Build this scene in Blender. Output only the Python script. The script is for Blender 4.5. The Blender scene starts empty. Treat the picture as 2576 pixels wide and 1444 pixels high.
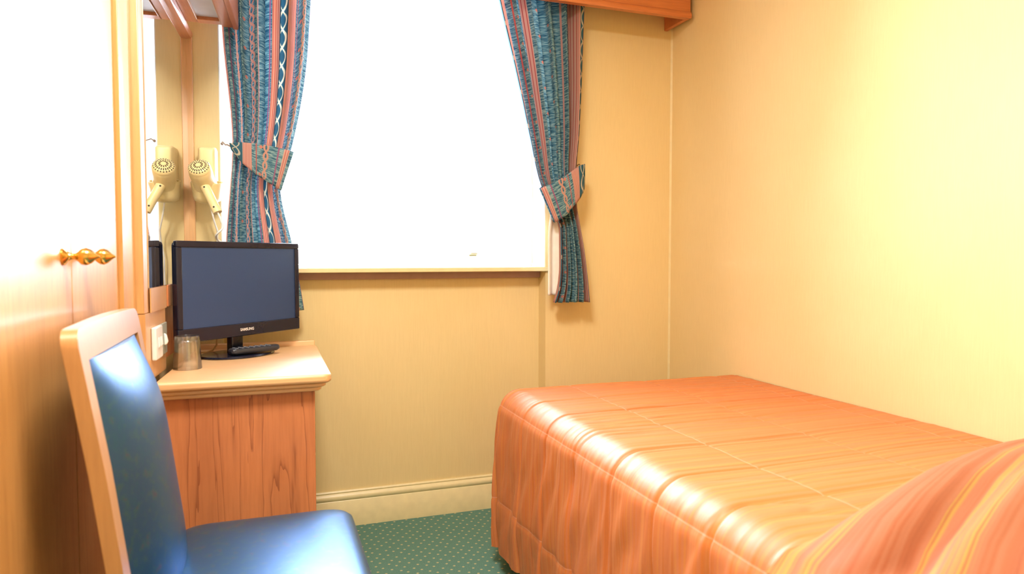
import bpy, bmesh, math, random
from mathutils import Vector, Matrix, noise

# ------------------------------------------------------------------ camera, world, lights, exposure
SC = bpy.context.scene
COL = SC.collection
R = math.radians
F_PX, IMG_W = 1730.0, 2576.0
cam_d = bpy.data.cameras.new('camera')
cam_d.sensor_width = 36.0
cam_d.lens = F_PX * 36.0 / IMG_W
cam_d.clip_start = 0.02
cam_d.dof.use_dof = True
cam_d.dof.focus_distance = 2.5
cam_d.dof.aperture_fstop = 3.5
cam = bpy.data.objects.new('camera', cam_d)
COL.objects.link(cam)
cam.location = (0, 0, 1.07)
cam.rotation_euler = (R(90 - 2.449), 0, R(-19.524))
SC.camera = cam

SC.view_settings.view_transform = 'Standard'
SC.view_settings.look = 'None'
SC.view_settings.gamma = 1.0
SC.view_settings.use_curve_mapping = False
SC.view_settings.exposure = 0.45

world = bpy.data.worlds.new('sky')
SC.world = world
world.use_nodes = True
bg = world.node_tree.nodes['Background']
bg.inputs['Color'].default_value = (0.84, 0.94, 1.10, 1)
# hazy overcast sky, brighter around the veiled sun to the left of the window
_nt = world.node_tree
_tc = _nt.nodes.new('ShaderNodeTexCoord')
_dp = _nt.nodes.new('ShaderNodeVectorMath'); _dp.operation = 'DOT_PRODUCT'
_dp.inputs[1].default_value = Vector((-0.945, 0.30, 0.13)).normalized()
_nt.links.new(_tc.outputs['Generated'], _dp.inputs[0])
_mx = _nt.nodes.new('ShaderNodeMath'); _mx.operation = 'MAXIMUM'; _mx.inputs[1].default_value = 0.0
_nt.links.new(_dp.outputs['Value'], _mx.inputs[0])
_pw = _nt.nodes.new('ShaderNodeMath'); _pw.operation = 'POWER'; _pw.inputs[1].default_value = 34.0
_nt.links.new(_mx.outputs[0], _pw.inputs[0])
_ma = _nt.nodes.new('ShaderNodeMath'); _ma.operation = 'MULTIPLY_ADD'
_ma.inputs[1].default_value = 2100.0
_ma.inputs[2].default_value = 23.0
_nt.links.new(_pw.outputs[0], _ma.inputs[0])
_nt.links.new(_ma.outputs[0], bg.inputs['Strength'])

def area(name, loc, rot, sx, sy, power, color=(1, 1, 1), portal=False, shape='RECTANGLE'):
    l = bpy.data.lights.new(name, 'AREA')
    l.shape = shape
    l.size, l.size_y = sx, sy
    l.energy = power
    l.color = color
    if portal:
        l.cycles.is_portal = True
    o = bpy.data.objects.new(name, l)
    COL.objects.link(o)
    o.location = loc
    o.rotation_euler = rot
    return o
area('window_portal', (0.476, 2.97, 1.67), (R(-90), 0, 0), 1.27, 1.29, 1.0, portal=True)
area('ceiling_fill_light', (0.15, 0.95, 2.36), (0, 0, 0), 0.45, 0.45, 40.0, (1.0, 0.93, 0.83), shape='DISK')  # unseen fill light, added to lift the ambient level of the room

# ------------------------------------------------------------------ materials
def new_mat(name):
    m = bpy.data.materials.new(name)
    m.use_nodes = True
    nt = m.node_tree
    return m, nt, nt.nodes['Principled BSDF']

def N(nt, typ, **kw):
    n = nt.nodes.new(typ)
    for k, v in kw.items():
        setattr(n, k, v)
    return n

def ramp(nt, stops, interp='LINEAR'):
    n = nt.nodes.new('ShaderNodeValToRGB')
    cr = n.color_ramp
    cr.interpolation = interp
    while len(cr.elements) < len(stops):
        cr.elements.new(0.5)
    for e, (p, c) in zip(cr.elements, stops):
        e.position = p
        e.color = (c[0], c[1], c[2], 1)
    return n

def mathn(nt, op, a, b=None, c=None):
    n = nt.nodes.new('ShaderNodeMath')
    n.operation = op
    for i, v in enumerate((a, b, c)):
        if v is None:
            continue
        if isinstance(v, (int, float)):
            n.inputs[i].default_value = v
        else:
            nt.links.new(v, n.inputs[i])
    return n.outputs[0]

def mixc(nt, fac, a, b, blend='MIX'):
    n = nt.nodes.new('ShaderNodeMix')
    n.data_type = 'RGBA'
    n.blend_type = blend
    for i, v in ((0, fac), (6, a), (7, b)):
        if isinstance(v, (int, float)):
            n.inputs[i].default_value = v
        elif isinstance(v, tuple):
            n.inputs[i].default_value = (v[0], v[1], v[2], 1)
        else:
            nt.links.new(v, n.inputs[i])
    return n.outputs[2]

def bump(nt, bsdf, height, strength=0.3, dist=0.002):
    b = nt.nodes.new('ShaderNodeBump')
    b.inputs['Strength'].default_value = strength
    b.inputs['Distance'].default_value = dist
    nt.links.new(height, b.inputs['Height'])
    nt.links.new(b.outputs['Normal'], bsdf.inputs['Normal'])

def plain(name, col, rough=0.5, metal=0.0, spec=0.5, coat=0.0, coat_rough=0.1, var=0.04, scale=30):
    m, nt, b = new_mat(name)
    tc = N(nt, 'ShaderNodeTexCoord')
    nz = N(nt, 'ShaderNodeTexNoise')
    nz.inputs['Scale'].default_value = scale
    nt.links.new(tc.outputs['Object'], nz.inputs['Vector'])
    c0 = tuple(max(0, x * (1 - var)) for x in col)
    c1 = tuple(min(1, x * (1 + var)) for x in col)
    rp = ramp(nt, [(0.3, c0), (0.7, c1)])
    nt.links.new(nz.outputs['Fac'], rp.inputs['Fac'])
    nt.links.new(rp.outputs['Color'], b.inputs['Base Color'])
    b.inputs['Roughness'].default_value = rough
    b.inputs['Metallic'].default_value = metal
    b.inputs['Specular IOR Level'].default_value = spec
    b.inputs['Coat Weight'].default_value = coat
    b.inputs['Coat Roughness'].default_value = coat_rough
    return m

def wood(name, light, dark, axis='Z', lines=0.5, scale=1.0, rough=0.35, coat=0.5, coat_rough=0.12, spec=0.5, coat_ior=1.5):
    m, nt, b = new_mat(name)
    tc = N(nt, 'ShaderNodeTexCoord')
    mp = N(nt, 'ShaderNodeMapping')
    s = [scale, scale, scale]
    s['XYZ'.index(axis)] = 0.07 * scale
    mp.inputs['Scale'].default_value = s
    nt.links.new(tc.outputs['Object'], mp.inputs['Vector'])
    n1 = N(nt, 'ShaderNodeTexNoise')
    n1.inputs['Scale'].default_value = 9
    n1.inputs['Detail'].default_value = 5
    n1.inputs['Distortion'].default_value = 0.3
    nt.links.new(mp.outputs['Vector'], n1.inputs['Vector'])
    n2 = N(nt, 'ShaderNodeTexNoise')
    n2.inputs['Scale'].default_value = 160
    n2.inputs['Detail'].default_value = 3
    nt.links.new(mp.outputs['Vector'], n2.inputs['Vector'])
    # growth rings : iso lines of the stretched noise
    fr = mathn(nt, 'FRACT', mathn(nt, 'MULTIPLY', n1.outputs['Fac'], 13.0))
    ring = ramp(nt, [(0.0, (1, 1, 1)), (0.12, (0.25, 0.25, 0.25)), (0.3, (0, 0, 0)), (1.0, (0, 0, 0))])
    nt.links.new(fr, ring.inputs['Fac'])
    base = ramp(nt, [(0.25, tuple(l * 0.65 + d * 0.35 for l, d in zip(light, dark))), (0.55, light),
                     (0.8, tuple(min(1, l * 1.1) for l in light))])
    nt.links.new(n1.outputs['Fac'], base.inputs['Fac'])
    fac = mathn(nt, 'MULTIPLY', ring.outputs['Color'], lines)
    c = mixc(nt, fac, base.outputs['Color'], dark)
    fine = ramp(nt, [(0.35, (0.82, 0.78, 0.74)), (0.6, (1, 1, 1))])
    nt.links.new(n2.outputs['Fac'], fine.inputs['Fac'])
    c = mixc(nt, 0.5, c, fine.outputs['Color'], 'MULTIPLY')
    nt.links.new(c, b.inputs['Base Color'])
    b.inputs['Roughness'].default_value = rough
    b.inputs['Specular IOR Level'].default_value = spec
    b.inputs['Coat Weight'].default_value = coat
    b.inputs['Coat Roughness'].default_value = coat_rough
    b.inputs['Coat IOR'].default_value = coat_ior
    bump(nt, b, n2.outputs['Fac'], 0.06, 0.001)
    return m

def wall_mat():
    m, nt, b = new_mat('wallpaper')
    tc = N(nt, 'ShaderNodeTexCoord')
    mp = N(nt, 'ShaderNodeMapping')
    mp.inputs['Scale'].default_value = (1, 1, 0.06)
    nt.links.new(tc.outputs['Object'], mp.inputs['Vector'])
    n1 = N(nt, 'ShaderNodeTexNoise')
    n1.inputs['Scale'].default_value = 260
    n1.inputs['Detail'].default_value = 3
    nt.links.new(mp.outputs['Vector'], n1.inputs['Vector'])
    n2 = N(nt, 'ShaderNodeTexNoise')
    n2.inputs['Scale'].default_value = 2.2
    n2.inputs['Detail'].default_value = 4
    nt.links.new(tc.outputs['Object'], n2.inputs['Vector'])
    r1 = ramp(nt, [(0.3, (0.80, 0.645, 0.325)), (0.7, (0.83, 0.68, 0.36))])
    nt.links.new(n2.outputs['Fac'], r1.inputs['Fac'])
    r2 = ramp(nt, [(0.35, (0.93, 0.92, 0.9)), (0.65, (1, 1, 1))])
    nt.links.new(n1.outputs['Fac'], r2.inputs['Fac'])
    c = mixc(nt, 0.4, r1.outputs['Color'], r2.outputs['Color'], 'MULTIPLY')
    nt.links.new(c, b.inputs['Base Color'])
    b.inputs['Roughness'].default_value = 0.62
    b.inputs['Specular IOR Level'].default_value = 0.3
    bump(nt, b, n1.outputs['Fac'], 0.1, 0.001)
    return m

def carpet_mat():
    m, nt, b = new_mat('green_carpet')
    tc = N(nt, 'ShaderNodeTexCoord')
    mp = N(nt, 'ShaderNodeMapping')
    mp.inputs['Rotation'].default_value = (0, 0, R(38))
    nt.links.new(tc.outputs['Object'], mp.inputs['Vector'])
    v = N(nt, 'ShaderNodeTexVoronoi')
    v.voronoi_dimensions = '2D'
    v.inputs['Scale'].default_value = 31
    v.inputs['Randomness'].default_value = 0.22
    nt.links.new(mp.outputs['Vector'], v.inputs['Vector'])
    dot = ramp(nt, [(0.10, (1, 1, 1)), (0.17, (0, 0, 0))])
    nt.links.new(v.outputs['Distance'], dot.inputs['Fac'])
    n = N(nt, 'ShaderNodeTexNoise')
    n.inputs['Scale'].default_value = 420
    n.inputs['Detail'].default_value = 3
    nt.links.new(tc.outputs['Object'], n.inputs['Vector'])
    r = ramp(nt, [(0.3, (0.08, 0.18, 0.14)), (0.7, (0.17, 0.34, 0.28))])
    nt.links.new(n.outputs['Fac'], r.inputs['Fac'])
    c = mixc(nt, mathn(nt, 'MULTIPLY', dot.outputs['Color'], 0.8), r.outputs['Color'], (0.62, 0.52, 0.27))
    nt.links.new(c, b.inputs['Base Color'])
    b.inputs['Roughness'].default_value = 0.95
    b.inputs['Specular IOR Level'].default_value = 0.1
    bump(nt, b, n.outputs['Fac'], 0.7, 0.004)
    return m

def curtain_mat():
    """woven stripe: teal ground with small flowers, pink pinstripes and a pale vine. UV in metres, u across, v along."""
    m, nt, b = new_mat('striped_curtain_fabric')
    uv = N(nt, 'ShaderNodeUVMap')
    sp = N(nt, 'ShaderNodeSeparateXYZ')
    nt.links.new(uv.outputs['UV'], sp.inputs[0])
    U, V = sp.outputs[0], sp.outputs[1]
    P = 0.60
    x = mathn(nt, 'FRACT', mathn(nt, 'DIVIDE', U, P))          # 0..1 in one repeat
    # ground weave: teal with wavy dark cross dashes
    mp = N(nt, 'ShaderNodeMapping')
    mp.inputs['Scale'].default_value = (38, 190, 1)
    nt.links.new(uv.outputs['UV'], mp.inputs['Vector'])
    n = N(nt, 'ShaderNodeTexNoise')
    n.inputs['Scale'].default_value = 1.0
    n.inputs['Detail'].default_value = 2
    nt.links.new(mp.outputs['Vector'], n.inputs['Vector'])
    g = ramp(nt, [(0.36, (0.055, 0.165, 0.25)), (0.5, (0.16, 0.34, 0.42)), (0.64, (0.38, 0.57, 0.58))])
    nt.links.new(n.outputs['Fac'], g.inputs['Fac'])
    pink = (0.74, 0.40, 0.36)
    red = (0.58, 0.17, 0.16)
    cream = (0.78, 0.66, 0.50)
    teal = (0.06, 0.18, 0.26)
    def band(lo, hi):
        return mathn(nt, 'MULTIPLY', mathn(nt, 'GREATER_THAN', x, lo), mathn(nt, 'LESS_THAN', x, hi))
    c = g.outputs['Color']
    # two broad pinstriped pink bands
    pin = mathn(nt, 'SINE', mathn(nt, 'MULTIPLY', x, 2 * math.pi / 0.0125))
    pr = ramp(nt, [(0.0, red), (0.4, pink), (0.7, cream), (1.0, pink)])
    nt.links.new(mathn(nt, 'MULTIPLY_ADD', pin, 0.5, 0.5), pr.inputs['Fac'])
    for lo, hi in ((0.0, 0.028), (0.555, 0.622), (0.738, 0.815)):
        c = mixc(nt, band(lo, hi), c, pr.outputs['Color'])
    # dark vine ground with pale winding line
    c = mixc(nt, band(0.622, 0.738), c, teal)
    vine = mathn(nt, 'MULTIPLY', mathn(nt, 'SINE', mathn(nt, 'MULTIPLY', V, 2 * math.pi / 0.13)), 0.030)
    for sgn in (1, -1):
        d = mathn(nt, 'ABSOLUTE', mathn(nt, 'SUBTRACT', mathn(nt, 'SUBTRACT', x, 0.68), mathn(nt, 'MULTIPLY', vine, sgn)))
        line = mathn(nt, 'LESS_THAN', d, 0.009 if sgn > 0 else 0.0055)
        c = mixc(nt, mathn(nt, 'MULTIPLY', line, band(0.622, 0.738)), c, (0.72, 0.68, 0.55))
    # thin lines and a link chain
    for lo, hi, col in ((0.070, 0.079, (0.42, 0.16, 0.30)), (0.405, 0.414, pink), (0.520, 0.527, (0.42, 0.16, 0.28)), (0.845, 0.852, red), (0.97, 0.978, (0.42, 0.16, 0.30))):
        c = mixc(nt, band(lo, hi), c, col)
    for cx, amp in ((0.155, 0.009), (0.335, 0.014), (0.905, 0.012)):
        ch = mathn(nt, 'MULTIPLY', mathn(nt, 'ABSOLUTE', mathn(nt, 'SINE', mathn(nt, 'MULTIPLY', V, math.pi / 0.032))), amp)
        d = mathn(nt, 'ABSOLUTE', mathn(nt, 'SUBTRACT', mathn(nt, 'ABSOLUTE', mathn(nt, 'SUBTRACT', x, cx)), ch))
        c = mixc(nt, mathn(nt, 'LESS_THAN', d, 0.0062), c, (0.70, 0.40, 0.32))
    # little flowers
    for cx, ph in ((0.115, 0.0), (0.245, 0.05), (0.465, 0.02), (0.875, 0.04)):
        fy = mathn(nt, 'SUBTRACT', mathn(nt, 'FRACT', mathn(nt, 'ADD', mathn(nt, 'DIVIDE', V, 0.10), ph * 10)), 0.5)
        dx = mathn(nt, 'MULTIPLY', mathn(nt, 'SUBTRACT', x, cx), P)
        dy = mathn(nt, 'MULTIPLY', fy, 0.10)
        dd = mathn(nt, 'ADD', mathn(nt, 'ABSOLUTE', dx), mathn(nt, 'ABSOLUTE', dy))
        c = mixc(nt, mathn(nt, 'LESS_THAN', dd, 0.0075), c, (0.70, 0.30, 0.24))
    nt.links.new(c, b.inputs['Base Color'])
    b.inputs['Roughness'].default_value = 0.8
    b.inputs['Specular IOR Level'].default_value = 0.2
    tr = N(nt, 'ShaderNodeBsdfTranslucent')
    nt.links.new(c, tr.inputs['Color'])
    mx = N(nt, 'ShaderNodeMixShader')
    mx.inputs['Fac'].default_value = 0.42
    out = nt.nodes['Material Output']
    nt.links.new(b.outputs[0], mx.inputs[1])
    nt.links.new(tr.outputs[0], mx.inputs[2])
    nt.links.new(mx.outputs[0], out.inputs['Surface'])
    bump(nt, b, n.outputs['Fac'], 0.15, 0.001)
    return m

def satin_mat(name, stops, freq, rough=0.49, stitches=()):
    """shot satin: fine woven stripes, stripe coordinate = UV u (metres)"""
    m, nt, b = new_mat(name)
    uv = N(nt, 'ShaderNodeUVMap')
    sp = N(nt, 'ShaderNodeSeparateXYZ')
    nt.links.new(uv.outputs['UV'], sp.inputs[0])
    n = N(nt, 'ShaderNodeTexNoise')
    n.noise_dimensions = '1D'
    n.inputs['Scale'].default_value = freq
    n.inputs['Detail'].default_value = 4
    n.inputs['Roughness'].default_value = 0.7
    nt.links.new(sp.outputs[0], n.inputs['W'])
    rp = ramp(nt, stops)
    nt.links.new(n.outputs['Fac'], rp.inputs['Fac'])
    mp = N(nt, 'ShaderNodeMapping')
    mp.inputs['Scale'].default_value = (900, 90, 1)
    nt.links.new(uv.outputs['UV'], mp.inputs['Vector'])
    n2 = N(nt, 'ShaderNodeTexNoise')
    n2.inputs['Scale'].default_value = 1
    nt.links.new(mp.outputs['Vector'], n2.inputs['Vector'])
    r2 = ramp(nt, [(0.3, (0.9, 0.88, 0.86)), (0.7, (1, 1, 1))])
    nt.links.new(n2.outputs['Fac'], r2.inputs['Fac'])
    c = mixc(nt, 0.6, rp.outputs['Color'], r2.outputs['Color'], 'MULTIPLY')
    for s_ in stitches:                             # pale thread of the lengthwise seams
        ln = mathn(nt, 'LESS_THAN', mathn(nt, 'ABSOLUTE', mathn(nt, 'SUBTRACT', sp.outputs[1], s_)), 0.0017)
        c = mixc(nt, mathn(nt, 'MULTIPLY', ln, 0.28), c, (0.85, 0.50, 0.38))
    nt.links.new(c, b.inputs['Base Color'])
    b.inputs['Roughness'].default_value = rough
    b.inputs['Specular IOR Level'].default_value = 0.55
    return m

def seat_mat():
    m, nt, b = new_mat('dark_blue_upholstery')
    tc = N(nt, 'ShaderNodeTexCoord')
    n = N(nt, 'ShaderNodeTexNoise')
    n.inputs['Scale'].default_value = 55
    n.inputs['Detail'].default_value = 4
    nt.links.new(tc.outputs['Object'], n.inputs['Vector'])
    r = ramp(nt, [(0.3, (0.008, 0.05, 0.07)), (0.5, (0.010, 0.042, 0.085)), (0.62, (0.018, 0.06, 0.055)), (0.75, (0.07, 0.03, 0.05))])
    nt.links.new(n.outputs['Fac'], r.inputs['Fac'])
    nt.links.new(r.outputs['Color'], b.inputs['Base Color'])
    b.inputs['Roughness'].default_value = 0.36
    b.inputs['Specular IOR Level'].default_value = 0.6
    b.inputs['Specular Tint'].default_value = (0.30, 0.58, 1.0, 1)
    gl = N(nt, 'ShaderNodeBsdfGlossy')              # blue of reflected sky put into the gloss colour
    gl.inputs['Color'].default_value = (0.16, 0.42, 1.0, 1)
    gl.inputs['Roughness'].default_value = 0.36
    mx = N(nt, 'ShaderNodeMixShader')
    mx.inputs['Fac'].default_value = 0.135
    nt.links.new(b.outputs[0], mx.inputs[1])
    nt.links.new(gl.outputs[0], mx.inputs[2])
    nt.links.new(mx.outputs[0], nt.nodes['Material Output'].inputs['Surface'])
    bump(nt, b, n.outputs['Fac'], 0.1, 0.001)
    return m

def pvc_mat():
    m, nt, b = new_mat('glowing_white_pvc')
    b.inputs['Base Color'].default_value = (0.92, 0.92, 0.91, 1)
    b.inputs['Roughness'].default_value = 0.35
    tc = N(nt, 'ShaderNodeTexCoord')
    nz = N(nt, 'ShaderNodeTexNoise')
    nz.inputs['Scale'].default_value = 40
    nt.links.new(tc.outputs['Object'], nz.inputs['Vector'])
    bump(nt, b, nz.outputs['Fac'], 0.02, 0.001)
    tr = N(nt, 'ShaderNodeBsdfTranslucent')
    tr.inputs['Color'].default_value = (0.95, 0.95, 0.95, 1)
    mx = N(nt, 'ShaderNodeMixShader')
    mx.inputs['Fac'].default_value = 0.22  # frame made translucent so it glows white, standing in for window glare
    nt.links.new(b.outputs[0], mx.inputs[1])
    nt.links.new(tr.outputs[0], mx.inputs[2])
    nt.links.new(mx.outputs[0], nt.nodes['Material Output'].inputs['Surface'])
    return m

def glass_pane_mat():
    m, nt, b = new_mat('window_glass')
    nt.nodes.remove(b)
    tr = N(nt, 'ShaderNodeBsdfTransparent')
    gl = N(nt, 'ShaderNodeBsdfGlossy')
    gl.inputs['Roughness'].default_value = 0.02
    fr = N(nt, 'ShaderNodeFresnel')
    fr.inputs['IOR'].default_value = 1.45
    mx = N(nt, 'ShaderNodeMixShader')
    nt.links.new(fr.outputs[0], mx.inputs[0])
    nt.links.new(tr.outputs[0], mx.inputs[1])
    nt.links.new(gl.outputs[0], mx.inputs[2])
    nt.links.new(mx.outputs[0], nt.nodes['Material Output'].inputs['Surface'])
    return m

def clear_glass_mat():
    m, nt, b = new_mat('tumbler_glass')
    nt.nodes.remove(b)
    tr = N(nt, 'ShaderNodeBsdfTransparent')
    tr.inputs['Color'].default_value = (1.0, 1.0, 1.0, 1)
    gl = N(nt, 'ShaderNodeBsdfGlossy')
    gl.inputs['Roughness'].default_value = 0.13
    lw = N(nt, 'ShaderNodeLayerWeight')
    lw.inputs['Blend'].default_value = 0.3
    mx = N(nt, 'ShaderNodeMixShader')
    nt.links.new(mathn(nt, 'MULTIPLY_ADD', lw.outputs['Fresnel'], 0.7, 0.18), mx.inputs[0])
    nt.links.new(tr.outputs[0], mx.inputs[1])
    nt.links.new(gl.outputs[0], mx.inputs[2])
    nt.links.new(mx.outputs[0], nt.nodes['Material Output'].inputs['Surface'])
    return m

M = {
    'wall': wall_mat(),
    'carpet': carpet_mat(),
    'ceil': plain('ceiling_paint', (0.82, 0.78, 0.68), 0.9),
    'cream': plain('cream_gloss_paint', (0.80, 0.70, 0.40), 0.35),
    'white': plain('white_reveal_glare', (0.90, 0.90, 0.88), 0.35),
    'wardrobe': wood('light_oak_veneer', (0.70, 0.345, 0.105), (0.42, 0.16, 0.04), 'Z', 0.25, 1.0, 0.42, 0.9, 0.26),
    'wardrobe_edge': wood('oak_edge', (0.72, 0.36, 0.10), (0.45, 0.18, 0.04), 'Z', 0.2, 1.0, 0.45, 1.0, 0.42, coat_ior=2.4),
    'desk': wood('red_oak_panel', (0.62, 0.225, 0.085), (0.27, 0.075, 0.03), 'Z', 0.75, 0.75, 0.42, 0.15, 0.25),
    'desktop': wood('oak_top', (0.84, 0.50, 0.21), (0.64, 0.33, 0.12), 'X', 0.2, 1.0, 0.6, 1.0, 0.50, coat_ior=2.4),
    'pelmet': wood('mahogany_stained_board', (0.62, 0.20, 0.055), (0.36, 0.09, 0.03), 'X', 0.3, 1.0, 0.4, 0.3, 0.2),
    'canopy': wood('canopy_oak', (0.52, 0.19, 0.075), (0.30, 0.09, 0.04), 'Y', 0.3, 1.0, 0.38, 0.4, 0.2),
    'chair': wood('chair_beech', (0.55, 0.262, 0.085), (0.43, 0.18, 0.05), 'Z', 0.12, 1.0, 0.42, 1.0, 0.34, coat_ior=1.7),
    'sillwood': plain('sill_bearer', (0.42, 0.26, 0.22), 0.5),
    'curtain': curtain_mat(),
    'lining': plain('curtain_lining', (0.85, 0.84, 0.80), 0.85),
    'bed': satin_mat('orange_satin', [(0.25, (0.50, 0.135, 0.045)), (0.42, (0.64, 0.195, 0.045)), (0.52, (0.61, 0.20, 0.085)), (0.62, (0.67, 0.245, 0.055)), (0.8, (0.58, 0.24, 0.15))], 70, stitches=[0.585 + k for k in (-0.095, -0.41, 0.185, 0.49, 0.80)]),
    'pillow': satin_mat('striped_satin', [(0.25, (0.27, 0.065, 0.028)), (0.42, (0.37, 0.105, 0.048)), (0.52, (0.41, 0.15, 0.085)), (0.57, (0.44, 0.27, 0.06)), (0.62, (0.37, 0.11, 0.05)), (0.8, (0.26, 0.06, 0.028))], 17, 0.45),
    'seat': seat_mat(),
    'mirror': plain('mirror_silver', (0.93, 0.93, 0.92), 0.01, 1.0, var=0.0),
    'diffuser': plain('grey_diffuser', (0.55, 0.56, 0.60), 0.4),
    'ivory': plain('ivory_plastic', (0.83, 0.70, 0.36), 0.38),
    'ivory_dark': plain('dark_grille_gap', (0.05, 0.035, 0.02), 0.7),
    'black': plain('black_gloss_plastic', (0.010, 0.012, 0.028), 0.16, spec=0.4, coat=0.15),
    'screen': plain('lcd_screen', (0.022, 0.055, 0.15), 0.40, spec=0.45, var=0.01),
    'silver': plain('silver_print', (0.8, 0.8, 0.82), 0.35, 0.3),
    'remote': plain('remote_plastic', (0.02, 0.025, 0.04), 0.3),
    'remote_key': plain('remote_keys', (0.12, 0.13, 0.16), 0.45),
    'plastic_white': plain('white_plastic', (0.85, 0.85, 0.83), 0.3),
    'socket_grey': plain('brushed_plate', (0.50, 0.54, 0.48), 0.35, 0.4),
    'brass': plain('brass', (0.78, 0.50, 0.14), 0.18, 1.0),
    'wire': plain('dull_wire', (0.32, 0.25, 0.20), 0.5, 0.3),
    'cable': plain('beige_cable', (0.75, 0.50, 0.22), 0.5),
    'divan': plain('divan_base_fabric', (0.10, 0.09, 0.10), 0.9),
    'glass': clear_glass_mat(),
    'pane': glass_pane_mat(),
    'pvc': pvc_mat(),
}

# ------------------------------------------------------------------ mesh helpers
class MB:
    def __init__(s):
        s.v, s.f, s.uv = [], [], None
    def add(s, vs, fs):
        o = len(s.v)
        s.v += [tuple(p) for p in vs]
        s.f += [tuple(i + o for i in f) for f in fs]
        return s
    def box(s, x0, x1, y0, y1, z0, z1):
        vs = [(x, y, z) for z in (z0, z1) for y in (y0, y1) for x in (x0, x1)]
        return s.add(vs, [(0, 2, 3, 1), (4, 5, 7, 6), (0, 1, 5, 4), (2, 6, 7, 3), (0, 4, 6, 2), (1, 3, 7, 5)])
    def prism(s, poly, a0, a1, axis='Z'):
        """poly: 2D list; axis Z -> (x,y), Y -> (x,z), X -> (y,z)"""
        def mk(p, a):
            return {'Z': (p[0], p[1], a), 'Y': (p[0], a, p[1]), 'X': (a, p[0], p[1])}[axis]
        n = len(poly)
        vs = [mk(p, a0) for p in poly] + [mk(p, a1) for p in poly]
        fs = [tuple(range(n))[::-1], tuple(range(n, 2 * n))]
        fs += [(i, (i + 1) % n, n + (i + 1) % n, n + i) for i in range(n)]
        return s.add(vs, fs)
    def lathe(s, prof, origin, axis, seg=24, cap0=True, cap1=True):
        a = Vector(axis).normalized()
        t = a.orthogonal().normalized()
        u = a.cross(t)
        o = Vector(origin)
        vs, fs = [], []
        for (r, h) in prof:
            for k in range(seg):
                th = 2 * math.pi * k / seg
                vs.append(o + a * h + (t * math.cos(th) + u * math.sin(th)) * r)
        for i in range(len(prof) - 1):
            for k in range(seg):
                k2 = (k + 1) % seg
                fs.append((i * seg + k, i * seg + k2, (i + 1) * seg + k2, (i + 1) * seg + k))
        if cap0:
            fs.append(tuple(range(seg))[::-1])
        if cap1:
            b0 = (len(prof) - 1) * seg
            fs.append(tuple(range(b0, b0 + seg)))
        return s.add(vs, fs)
    def tube(s, pts, rad, seg=8, scale=None):
        pts = [Vector(p) for p in pts]
        n = len(pts)
        rad = [rad] * n if isinstance(rad, (int, float)) else rad
        tang = [(pts[min(i + 1, n - 1)] - pts[max(i - 1, 0)]).normalized() for i in range(n)]
        ref = tang[0].orthogonal().normalized()
        vs, fs = [], []
        for i in range(n):
            ref = (ref - tang[i] * ref.dot(tang[i])).normalized()
            b = tang[i].cross(ref)
            for k in range(seg):
                th = 2 * math.pi * k / seg
                vs.append(pts[i] + (ref * math.cos(th) + b * math.sin(th)) * rad[i])
        for i in range(n - 1):
            for k in range(seg):
                k2 = (k + 1) % seg
                fs.append((i * seg + k, i * seg + k2, (i + 1) * seg + k2, (i + 1) * seg + k))
        fs.append(tuple(range(seg))[::-1])
        fs.append(tuple(range((n - 1) * seg, n * seg)))
        return s.add(vs, fs)
    def rings(s, cx, cy, hx, hy, r, rings, fn=None, seg=8):
        """stack of rounded rectangles (inset, h); closes both ends"""
        vs, fs = [], []
        cnt = None
        for (ins, h) in rings:
            ax, ay = hx - ins, hy - ins
            rr = max(0.002, min(r, ax - 0.001, ay - 0.001) if ins >= 0 else r)
            loop = []
            for (sx, sy, a0) in ((1, 1, 0), (-1, 1, 90), (-1, -1, 180), (1, -1, 270)):
                for k in range(seg + 1):
                    a = R(a0 + 90 * k / seg)
                    loop.append((cx + sx * (ax - rr) + rr * math.cos(a), cy + sy * (ay - rr) + rr * math.sin(a), h))
            cnt = len(loop)
            vs += loop
        for i in range(len(rings) - 1):
            for k in range(cnt):
                k2 = (k + 1) % cnt
                fs.append((i * cnt + k, i * cnt + k2, (i + 1) * cnt + k2, (i + 1) * cnt + k))
        fs.append(tuple(range(cnt))[::-1])
        fs.append(tuple(range((len(rings) - 1) * cnt, len(rings) * cnt)))
        if fn:
            vs = [fn(*p) for p in vs]
        return s.add(vs, fs)
    def grid(s, nu, nv, fn, uvfn=None):
        vs, fs, uvs = [], [], []
        for j in range(nv + 1):
            for i in range(nu + 1):
                vs.append(fn(i / nu, j / nv))
                if uvfn:
                    uvs.append(uvfn(i / nu, j / nv))
        for j in range(nv):
            for i in range(nu):
                a = j * (nu + 1) + i
                fs.append((a, a + 1, a + nu + 2, a + nu + 1))
        if uvfn:
            s.uv = (s.uv or []) + uvs
        return s.add(vs, fs)

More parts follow.
